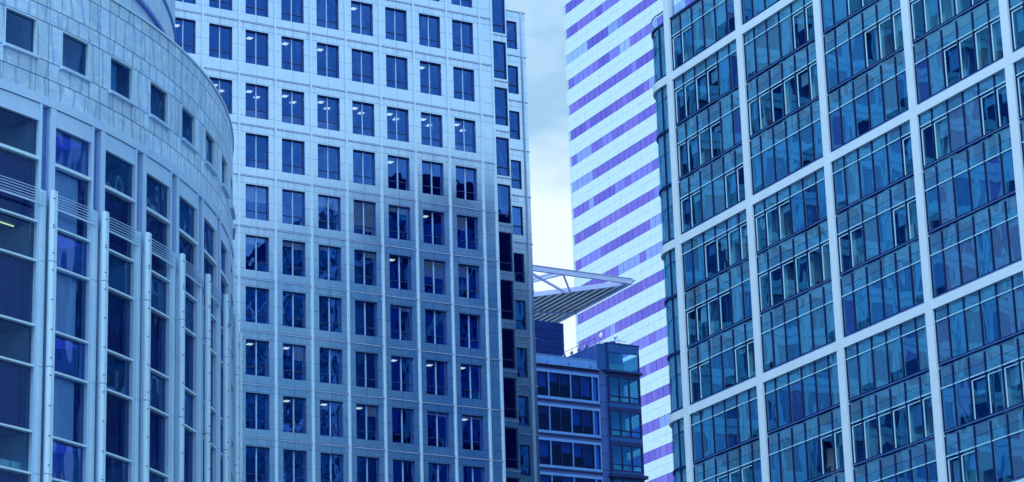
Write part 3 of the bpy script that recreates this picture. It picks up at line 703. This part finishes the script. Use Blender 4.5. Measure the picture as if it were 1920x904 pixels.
cn = thing('roof_canopy', 'pale steel roof canopy with rows of slats ending in a sharp corner', 'canopy', (5, 284, GZ), TH)
ZC = 83.5
f = MB(); f.box(-14, 9.9, -.18, .18, ZC - .58, ZC); f.box(-14, 10.1, -.25, .25, ZC + .005, ZC + .06); f.build('edge_beam', M['canopy'], cn)
f = MB(); f.bar((10.0, .1, ZC - .3), (11.25, 21.5, ZC - .3), .35, .42); f.bar((10.45, .1, ZC - .02), (11.7, 21.5, ZC - .02), .3, .12); f.build('edge_beam', M['canopy'], cn)
f = MB(); f.bar((9.2, .4, ZC - .45), (-7.2, 20.0, ZC - .45), .25, .55); f.build('oblique_beam', M['canopy'], cn)
for pq in (((.9, .2, ZC - .45), (4.9, 5.4, ZC - .45)), ((-4.0, .3, ZC - .5), (4.4, 6.0, ZC - .5)), ((-1.5, 6.4, ZC - .4), (.9, .3, ZC - .4)), ((-3.0, 8.0, ZC - .4), (-.2, .3, ZC - .4))):
    f = MB(); f.bar(pq[0], pq[1], .16, .26); f.build('brace', M['canopy'], cn)
f = MB(); f.hexa([(-6.6, 19.7, ZC - .12), (8.6, 1.5, ZC - .12), (9.9, .7, ZC - .12), (11, 21.3, ZC - .12), (-6.6, 19.7, ZC - .06), (8.6, 1.5, ZC - .06), (9.9, .7, ZC - .06), (11, 21.3, ZC - .06)]); f.build('shade_sheet', M['louver'], cn)  # added dark sheet, stands for the shaded sides of the slats
for j in range(23):
    x = 9.5 - .74 * j; yo = .4 + (9.2 - x) / 16.4 * 19.6 + .3
    if x > 9.2: yo = .6
    if yo < 20.5:
        f = MB(); f.bar((x, yo, ZC - .24), (x + 1.2 * (21 - yo) / 21, 21.2, ZC - .24), .34, .10); f.build('slat', M['slat'], cn)
f = MB(); f.bar((10.75, 13.3, ZC - .6), (1.5, 16.2, ZC - .6), .22, .22); f.build('purlin', M['canopy'], cn)
for x, y in ((-9, 2.5), (-9, 7)):
    f = MB(); f.tube((x, y, 77.76), (x, y, ZC - .1), .2); f.build('post', M['canopy'], cn)

# ------------------------------------------------------------------ end of structure
# ------------------------------------------------------------------ things on the roof of the low block
def at(root, x, y, z):
    v = Matrix.Rotation(root.rotation_euler.z, 3, 'Z') @ Vector((x, y, 0)) + root.location; return (v.x, v.y, z)
WHT = [M['white'], M['darkframe']]
t = thing('satellite_dome', 'white domed aerial housing on the turret roof, beside the tall dish', 'aerial', at(lb, 6.0, 1.4, 71.80), TH)
f = MB(); f.tube((0, 0, 0), (0, 0, .34), .40, 0, 20); link('drum', f.mesh('drum', M['white']), t, (0, 0, 0))
f = MB()
for j in range(5): f.tube((0, 0, .341 + .04 * j), (0, 0, .38 + .04 * j), .39 * cos(j * .3), 0, 20, .39 * cos((j + 1) * .3))
link('dome', f.mesh('dome', M['white']), t, (0, 0, 0))
def dish(lbl, x, y, h, rd):
    t = thing('satellite_dish', lbl, 'satellite dish', at(lb, x, y, 71.80), TH - .28, 'dishes on the turret roof')
    f = MB(); f.tube((0, 0, 0), (0, 0, h), .04, 0, 8); link('mast', f.mesh('mast', M['lowmetal']), t, (0, 0, 0))
    f = MB(); n = 16
    for k_ in range(4):
        r0_, r1_ = rd * k_ / 4, rd * (k_ + 1) / 4; d0, d1 = .22 * (r0_ / rd) ** 2, .22 * (r1_ / rd) ** 2
        for i_ in range(n):
            a, b = 2 * pi * i_ / n, 2 * pi * (i_ + 1) / n
            f.face([(d0, r0_ * cos(a), h + r0_ * sin(a)), (d1, r1_ * cos(a), h + r1_ * sin(a)), (d1, r1_ * cos(b), h + r1_ * sin(b)), (d0, r0_ * cos(b), h + r0_ * sin(b))], 0, None, 1, True)
            f.face([(d0 - .03, r0_ * cos(a), h + r0_ * sin(a)), (d1 - .03, r1_ * cos(a), h + r1_ * sin(a)), (d1 - .03, r1_ * cos(b), h + r1_ * sin(b)), (d0 - .03, r0_ * cos(b), h + r0_ * sin(b))], 0, None, 1, True)
    link('reflector', f.mesh('reflector', M['white']), t, (0, 0, 0))
    f = MB(); f.bar((.0, 0, h), (.38, 0, h), .03, .03); f.box(.38, .46, -.04, .04, h - .04, h + .04); link('feed_arm', f.mesh('feed_arm', M['lowmetal']), t, (0, 0, 0))
dish('tall white dish beside the domed housing on the turret roof', 5.35, 1.0, .95, .42)
dish('small white dish on a dark drum base near the turret roof edge', 7.0, .6, 1.0, .34)
f = MB(); f.tube((0, 0, 0), (0, 0, .38), .36, 0, 18); tag(f.build('drum_base', M['lowstone'], None, at(lb, 6.75, .6, 71.80)), 'dark round drum on the turret roof under the small dish', 'roof drum')
t = thing('comb_antenna', 'thin comb shaped antenna at the right of the turret roof', 'antenna', at(lb, 8.0, 1.0, 71.80), TH)
f = MB(); f.tube((0, 0, 0), (0, 0, .75), .025, 0, 8); link('mast', f.mesh('mast', M['lowmetal']), t, (0, 0, 0))
f = MB()
for zz in (.45, .75):
    f.bar((-.4, 0, zz), (1.0, .3, zz), .025, .025)
    for j in range(6): f.bar((-.35 + .25 * j, .05 * j - .25, zz), (-.35 + .25 * j, .05 * j + .25, zz), .02, .02)
link('elements', f.mesh('elements', M['lowmetal']), t, (0, 0, 0))
t = thing('roof_rail', 'thin dark guard rail along the left edge of the turret roof', 'railing', at(lb, 4.6, 0, 71.6), TH)
f = MB(); f.bar((0, .6, .75), (0, 8.6, .75), .04, .04); link('handrail', f.mesh('handrail', M['darkframe']), t, (0, 0, 0))
for j in range(6):
    f = MB(); f.bar((0, .6 + 1.6 * j, 0), (0, .6 + 1.6 * j, .74), .04, .04); link('post', f.mesh('post', M['darkframe']), t, (0, 0, 0))
LBF = ['nearest the turret corner', 'second from the turret corner', 'third from the turret corner', 'farthest from the turret corner']
for j in range(4):
    t = thing('floodlight', 'small dark floodlight on the turret roof edge, ' + LBF[j], 'floodlight', at(lb, 4.35, 2.2 + 1.5 * j, 71.56), TH, 'floodlights along the turret roof')
    f = MB(); f.box(-.12, .12, -.16, .16, .12, .36, 0); f.box(-.13, -.121, -.13, .13, .15, .33, 1); link('housing', f.mesh('housing', WHT[::-1]), t, (0, 0, 0))
    f = MB(); f.box(-.03, .03, -.03, .03, 0, .12); link('bracket', f.mesh('bracket', M['darkframe']), t, (0, 0, 0))

# ------------------------------------------------------------------ people and belongings seen through the glass
M['skin'] = plain('skin', (.42, .32, .38), .6); M['shirt'] = plain('pale lilac shirt', (.55, .60, .95), .8); M['shirt2'] = plain('pale blue shirt', (.30, .44, .80), .8)
M['cloth'] = plain('dark trousers', (.02, .03, .10), .9); M['hair'] = plain('dark hair', (.015, .015, .03), .8)
M['card'] = plain('brown cardboard', (.30, .20, .13), .85); M['green'] = plain('bright green card', (.05, .75, .25), .6); M['pink'] = plain('pink card', (.75, .22, .50), .6)
M['yellow'] = plain('ochre cloth', (.62, .46, .12), .9); M['leaf'] = plain('leaf', (.05, .11, .06), .7)
def skinmesh(name, verts, edges, mat, parent, sub=2):
    me = bpy.data.meshes.new(name); me.from_pydata([v[:3] for v in verts], edges, []); me.materials.append(mat)
    o = bpy.data.objects.new(name, me); COL.objects.link(o)
    sk = o.modifiers.new('skin', 'SKIN'); sk.use_smooth_shade = True
    layer = me.skin_vertices[0] if me.skin_vertices else None
    if layer is None:
        bpy.context.view_layer.objects.active = o; layer = me.skin_vertices[0]
    for i_, v in enumerate(verts): layer.data[i_].radius = (v[3], v[3] * (v[4] if len(v) > 4 else 1))
    layer.data[0].use_root = True
    su = o.modifiers.new('sub', 'SUBSURF'); su.levels = sub; su.render_levels = sub
    if parent: o.parent = parent
    return o
def person(label, loc, rz, shirt):
    t = thing('person', label, 'person', loc, rz)
    V = [(0, 0, .96, .15, .75), (0, 0, 1.15, .14, .75), (0, 0, 1.38, .16, .65), (0, 0, 1.50, .06), (0, -.01, 1.60, .085, 1.15), (0, -.01, 1.69, .085, 1.1), (0, -.01, 1.75, .04),
         (.19, 0, 1.42, .06), (.24, 0, 1.16, .048), (.20, -.16, 1.02, .038), (.12, -.26, 1.06, .034), (-.19, 0, 1.42, .06), (-.24, 0, 1.16, .048), (-.20, -.16, 1.02, .038), (-.12, -.26, 1.06, .034),
         (.10, 0, .90, .095), (.11, -.01, .50, .065), (.11, .02, .09, .045), (.11, -.13, .03, .035), (-.10, 0, .90, .095), (-.11, -.01, .50, .065), (-.11, .02, .09, .045), (-.11, -.13, .03, .035)]
    E = [(0, 1), (1, 2), (2, 3), (3, 4), (4, 5), (5, 6), (2, 7), (7, 8), (8, 9), (9, 10), (2, 11), (11, 12), (12, 13), (13, 14), (0, 15), (15, 16), (16, 17), (17, 18), (0, 19), (19, 20), (20, 21), (21, 22)]
    hands = []
    for sx in (1, -1):
        for q in range(4):
            b0 = len(V) + len(hands); hands.append((sx * (.11 - .012 * q), -.28, 1.075 - .016 * q, .011)); hands.append((sx * (.05 - .01 * q), -.31, 1.08 - .018 * q, .009))
            E += [(10 if sx > 0 else 14, b0), (b0, b0 + 1)]
        b0 = len(V) + len(hands); hands.append((sx * .11, -.25, 1.12, .012)); E.append((10 if sx > 0 else 14, b0))
    skinmesh('body', V + hands, E, M['skin'], t)
    skinmesh('shirt', [(0, 0, .98, .165, .8), (0, 0, 1.15, .155, .8), (0, 0, 1.38, .178, .7), (0, 0, 1.47, .085), (.19, 0, 1.42, .075), (.245, 0, 1.16, .062), (.21, -.13, 1.05, .05), (-.19, 0, 1.42, .075), (-.245, 0, 1.16, .062), (-.21, -.13, 1.05, .05)],
             [(0, 1), (1, 2), (2, 3), (2, 4), (4, 5), (5, 6), (2, 7), (7, 8), (8, 9)], shirt, t)
    skinmesh('trousers', [(0, 0, .97, .168, .8), (.10, 0, .88, .108), (.11, -.01, .50, .08), (.11, .02, .10, .065), (-.10, 0, .88, .108), (-.11, -.01, .50, .08), (-.11, .02, .10, .065)], [(0, 1), (1, 2), (2, 3), (0, 4), (4, 5), (5, 6)], M['cloth'], t)
    skinmesh('hair', [(0, .03, 1.66, .088, 1.05), (0, .015, 1.74, .082, .9)], [(0, 1)], M['hair'], t)
    f = MB()
    for sx in (1, -1): f.tube((sx * .032, -.098, 1.655), (sx * .032, -.106, 1.655), .011, 1, 8)
    f.tube((0, -.095, 1.635), (0, -.125, 1.615), .012, 0, 8, .016); f.box(-.026, .026, -.098, -.09, 1.572, 1.58, 1)
    link('face', f.mesh('face', [M['skin'], M['hair']]), t, (0, 0, 0)); return t
person('person in a pale lilac shirt standing at a lower window of the steel tower', at(tower, 7.72, .95, TZ[8] + .62), TH + .5, M['shirt'])
person('person in a pale blue shirt at a middle window of the steel tower', at(tower, 13.6, 1.15, TZ[6] + .62), TH + .3, M['shirt2'])
# white desk screens in the second full row, cabinets under two windows
COLN = ['leftmost fully visible column', 'column next to the leftmost one', 'third column', '', '', '', 'last full column']
for k, lb_ in ((0, COLN[0]), (1, COLN[1]), (2, COLN[2]), (6, COLN[6])):
    t = thing('desk_screen', 'white desk screen behind a steel tower window, in the ' + lb_, 'desk screen', at(tower, rodx(k) + .55 + 1.6, 1.3, TZ[2] + .62), TH, 'white desk screens in one office row')
    f = MB(); f.box(-.95, .95, -.03, .03, .25, 1.75 if k != 6 else 1.55); link('panel', f.mesh('panel', M['blind']), t, (0, 0, 0))
    f = MB(); f.box(-.9, -.84, -.05, .05, 0, .25); f.box(.84, .9, -.05, .05, 0, .25); link('feet', f.mesh('feet', M['midframe']), t, (0, 0, 0))
def crate(name, lbl, cat, root, x, y, z, sx, sy, sz, mat, group=None, lid=True):
    t = thing(name, lbl, cat, at(root, x, y, z), root.rotation_euler.z, group)
    f = MB(); f.box(-sx / 2, sx / 2, -sy / 2, sy / 2, 0, sz); link('carton', f.mesh('carton', mat), t, (0, 0, 0))
    if lid: f = MB(); f.box(-sx / 2 - .015, sx / 2 + .015, -sy / 2 - .015, sy / 2 + .015, sz, sz + .04); link('lid', f.mesh('lid', mat), t, (0, 0, 0))
    return t
def cabinet(lbl, root, x, y, z, sx, sy, sz, mat):
    t = thing('cabinet', lbl, 'cabinet', at(root, x, y, z), root.rotation_euler.z)
    f = MB(); f.box(-sx / 2, sx / 2, -sy / 2, sy / 2, .05, sz - .03); f.box(-sx / 2 + .03, sx / 2 - .03, -sy / 2 + .03, sy / 2 - .03, 0, .05); link('carcass', f.mesh('carcass', mat), t, (0, 0, 0))
    f = MB(); f.box(-sx / 2 - .02, sx / 2 + .02, -sy / 2 - .02, sy / 2 + .02, sz - .03, sz); link('top', f.mesh('top', mat), t, (0, 0, 0)); return sz + z
zt = cabinet('low cabinet under the window beside the curved building, with a monitor on it', tower, -4.1, .75, TZ[1] + .62, 1.7, .55, 1.0, M['room'])
t = thing('monitor', 'pale computer monitor behind the tower window that touches the curved building', 'monitor', at(tower, -4.0, .75, zt), TH)
f = MB(); f.box(-.28, .28, -.03, .03, .12, .52); link('screen', f.mesh('screen', M['white']), t, (0, 0, 0)); f = MB(); f.tube((0, 0, 0), (0, 0, .12), .03); f.box(-.12, .12, -.1, .1, 0, .015); link('stand', f.mesh('stand', M['white']), t, (0, 0, 0))
zt = cabinet('low cabinet behind the tower window one column right of the monitor', tower, -1.55, .75, TZ[1] + .62, 1.7, .55, 1.0, M['room'])
crate('storage_box', 'grey blue storage box on the low cabinet, beside the white wire tray', 'box', tower, -1.2, .75, zt, .5, .35, .42, M['blinds_r'][0])
t = thing('wire_tray', 'white wire tray on the low cabinet, left of the storage box', 'tray', at(tower, -1.95, .75, zt), TH)
f = MB()
for zz in (.05, .25, .45): f.box(-.3, .3, -.2, .2, zz, zz + .015)
link('shelves', f.mesh('shelves', M['white']), t, (0, 0, 0)); f = MB()
for sx in (-.29, .29):
    for sy in (-.19, .19): f.bar((sx, sy, 0), (sx, sy, .5), .02, .02)
link('uprights', f.mesh('uprights', M['white']), t, (0, 0, 0))
# right building
def fz(fl): return zl(fl + 1) + .055
crate('document_box', 'bright green document box standing at the window of the glass building', 'box', gb, 34.27, .85, fz(4), .55, .4, .5, M['green'])
crate('document_box', 'small pink box on the floor behind the glass, one storey under the green box', 'box', gb, 34.13, .85, fz(5), .4, .35, .45, M['pink'])
t = thing('flip_chart', 'white flip chart board standing behind the glass near the bottom of the photo', 'flip chart', at(gb, 15.2, .9, fz(8)), THR + .7)
f = MB(); f.box(-.4, .4, -.02, .02, .75, 1.9); link('board', f.mesh('board', M['white']), t, (0, 0, 0)); f = MB()
for a, b in ((-.38, -.1), (.38, -.1), (0, .5)): f.bar((a, b, 0), (a * .6, 0, 1.2), .03, .03)
f.box(-.2, .38, .03, .06, .0, .74); link('easel', f.mesh('easel', M['white']), t, (0, 0, 0))
t = thing('coat_stand', 'dark coat stand with an ochre jacket, behind the open dark windows', 'coat stand', at(gb, 20.3, .95, fz(8)), THR)
f = MB(); f.tube((0, 0, 0), (0, 0, 1.75), .025); f.tube((0, 0, 0), (0, 0, .03), .22); link('pole', f.mesh('pole', M['fin']), t, (0, 0, 0)); f = MB(); f.bar((-.2, 0, 1.7), (.2, 0, 1.7), .03, .03); f.bar((0, -.2, 1.66), (0, .2, 1.66), .03, .03); link('hooks', f.mesh('hooks', M['fin']), t, (0, 0, 0))
t = thing('jacket', 'ochre yellow jacket hanging from the dark coat stand', 'jacket', at(gb, 20.3, .95, fz(8) + .85), THR)
f = MB(); f.hexa([(-.24, -.12, 0), (.24, -.12, 0), (.22, .12, 0), (-.22, .12, 0), (-.2, -.08, .75), (.2, -.08, .75), (.18, .08, .75), (-.18, .08, .75)]); link('body', f.mesh('body', M['yellow']), t, (0, 0, 0))
for sx in (-1, 1):
    f = MB(); f.tube((sx * .2, 0, .7), (sx * .3, 0, .12), .075, 0, 10, .06); link('sleeve', f.mesh('sleeve', M['yellow']), t, (0, 0, 0))
zt = cabinet('low navy cabinet with a white desk lamp, behind the open dark windows', gb, 23.9, .9, fz(8), 1.2, .45, .5, M['fin'])
t = thing('desk_lamp', 'white globe shaped desk lamp on the low navy cabinet', 'lamp', at(gb, 23.95, .85, zt), THR)
f = MB(); f.tube((0, 0, 0), (0, 0, .03), .12); f.tube((0, 0, .03), (0, 0, .22), .02); link('stem', f.mesh('stem', M['white']), t, (0, 0, 0)); f = MB()
for j in range(8):
    a, b = -pi / 2 + pi * j / 8, -pi / 2 + pi * (j + 1) / 8; f.tube((0, 0, .4 + .2 * sin(a)), (0, 0, .4 + .2 * sin(b)), max(.004, .2 * cos(a)), 0, 14, max(.004, .2 * cos(b)))
link('globe', f.mesh('globe', M['white']), t, (0, 0, 0))
for lbl, x, fl, sz in (('brown carton at the last pane of the second grid bay from the corner', 14.82, 5, .62), ('brown carton on the floor in the first grid bay, directly above a wide white band', 5.56, 3, .7), ('brown carton beside the white column, in the second grid bay', 9.65, 5, .65), ('brown carton tucked at the pane beside the white column high up', 10.3, 2, .9)):
    crate('cardboard_carton', lbl, 'carton', gb, x, .85, fz(fl), .6, .45, sz, M['card'], 'cartons behind the glass')
# left building: belongings on the inner ledges
def cpt(a, rr, z): q = pol(a, rr, 0); return (q[0] + CX, q[1] + CY, z)
for j in range(8):
    a = 62.2 + .15 * j; h = random.uniform(.22, .36)
    t = thing('book', 'upright book in the row on the inner ledge of the indigo bay', 'book', cpt(a, R - .62, 34.22), radians(a), 'books on the ledge of the indigo bay')
    f = MB(); f.box(-.03, .03, -.1, .1, 0, h, j % 2); link('pages', f.mesh('pages', [M['blind'], M['blinds_r'][3]]), t, (0, 0, 0)); f = MB(); f.box(-.036, .036, -.108, -.101, 0, h + .005, 0); link('spine', f.mesh('spine', M['blinds_r'][4]), t, (0, 0, 0))
for j, lb_ in enumerate(('left white jar on the ledge at the left end of the indigo bay', 'right white jar, the taller one, on the ledge of the indigo bay')):
    t = thing('jar', lb_, 'jar', cpt(60.55 + .35 * j, R - .6, 34.22), 0, 'white jars in the indigo bay')
    f = MB(); f.tube((0, 0, 0), (0, 0, .16 + .08 * j), .07, 0, 14, .06); link('pot', f.mesh('pot', M['white']), t, (0, 0, 0)); f = MB(); f.tube((0, 0, .161 + .08 * j), (0, 0, .19 + .08 * j), .05); link('stopper', f.mesh('stopper', M['white']), t, (0, 0, 0))
for j, (a, w_, h) in enumerate(((55.6, .5, .18), (56.5, .35, .26), (57.4, .55, .22), (58.1, .4, .3))):
    t = thing('paper_pile', 'white paper pile on the ledge of the leftmost bay, ' + ('at the photo edge', 'second from the photo edge', 'third from the photo edge', 'nearest the jamb')[j], 'papers', cpt(a, R - .62, 34.22), radians(a), 'paper piles in the leftmost bay')
    f = MB()
    for q in range(5): f.box(-w_ / 2 + .02 * (q % 3), w_ / 2 - .015 * (q % 2), -.12, .12, q * h / 5, (q + .9) * h / 5)
    link('sheets', f.mesh('sheets', M['white']), t, (0, 0, 0))
for j, a in enumerate((56.6, 57.5, 58.3)):
    t = thing('storage_box', ('first', 'second', 'third')[j] + ' teal storage box from the left on the lowest ledge of the leftmost bay', 'box', cpt(a, R - .7, 21.46), radians(a), 'storage boxes in the leftmost bay')
    f = MB(); f.box(-.24, .24, -.18, .18, 0, .42); link('carton', f.mesh('carton', M['teal']), t, (0, 0, 0)); f = MB(); f.box(-.25, .25, -.19, .19, .421, .46); link('lid', f.mesh('lid', M['pale']), t, (0, 0, 0))
for j, a in enumerate((61.4, 62.1)):
    t = thing('figurine', ('shorter', 'taller')[j] + ' white figurine on the lowest ledge of the indigo bay', 'figurine', cpt(a, R - .6, 21.46), radians(a), 'figurines in the indigo bay')
    f = MB(); f.tube((0, 0, 0), (0, 0, .04), .12); f.tube((0, 0, .04), (0, 0, .3 + .1 * j), .09, 0, 12, .06); link('torso', f.mesh('torso', M['white']), t, (0, 0, 0)); f = MB(); f.tube((0, 0, .301 + .1 * j), (0, 0, .42 + .1 * j), .06, 0, 12, .04); link('head', f.mesh('head', M['white']), t, (0, 0, 0))
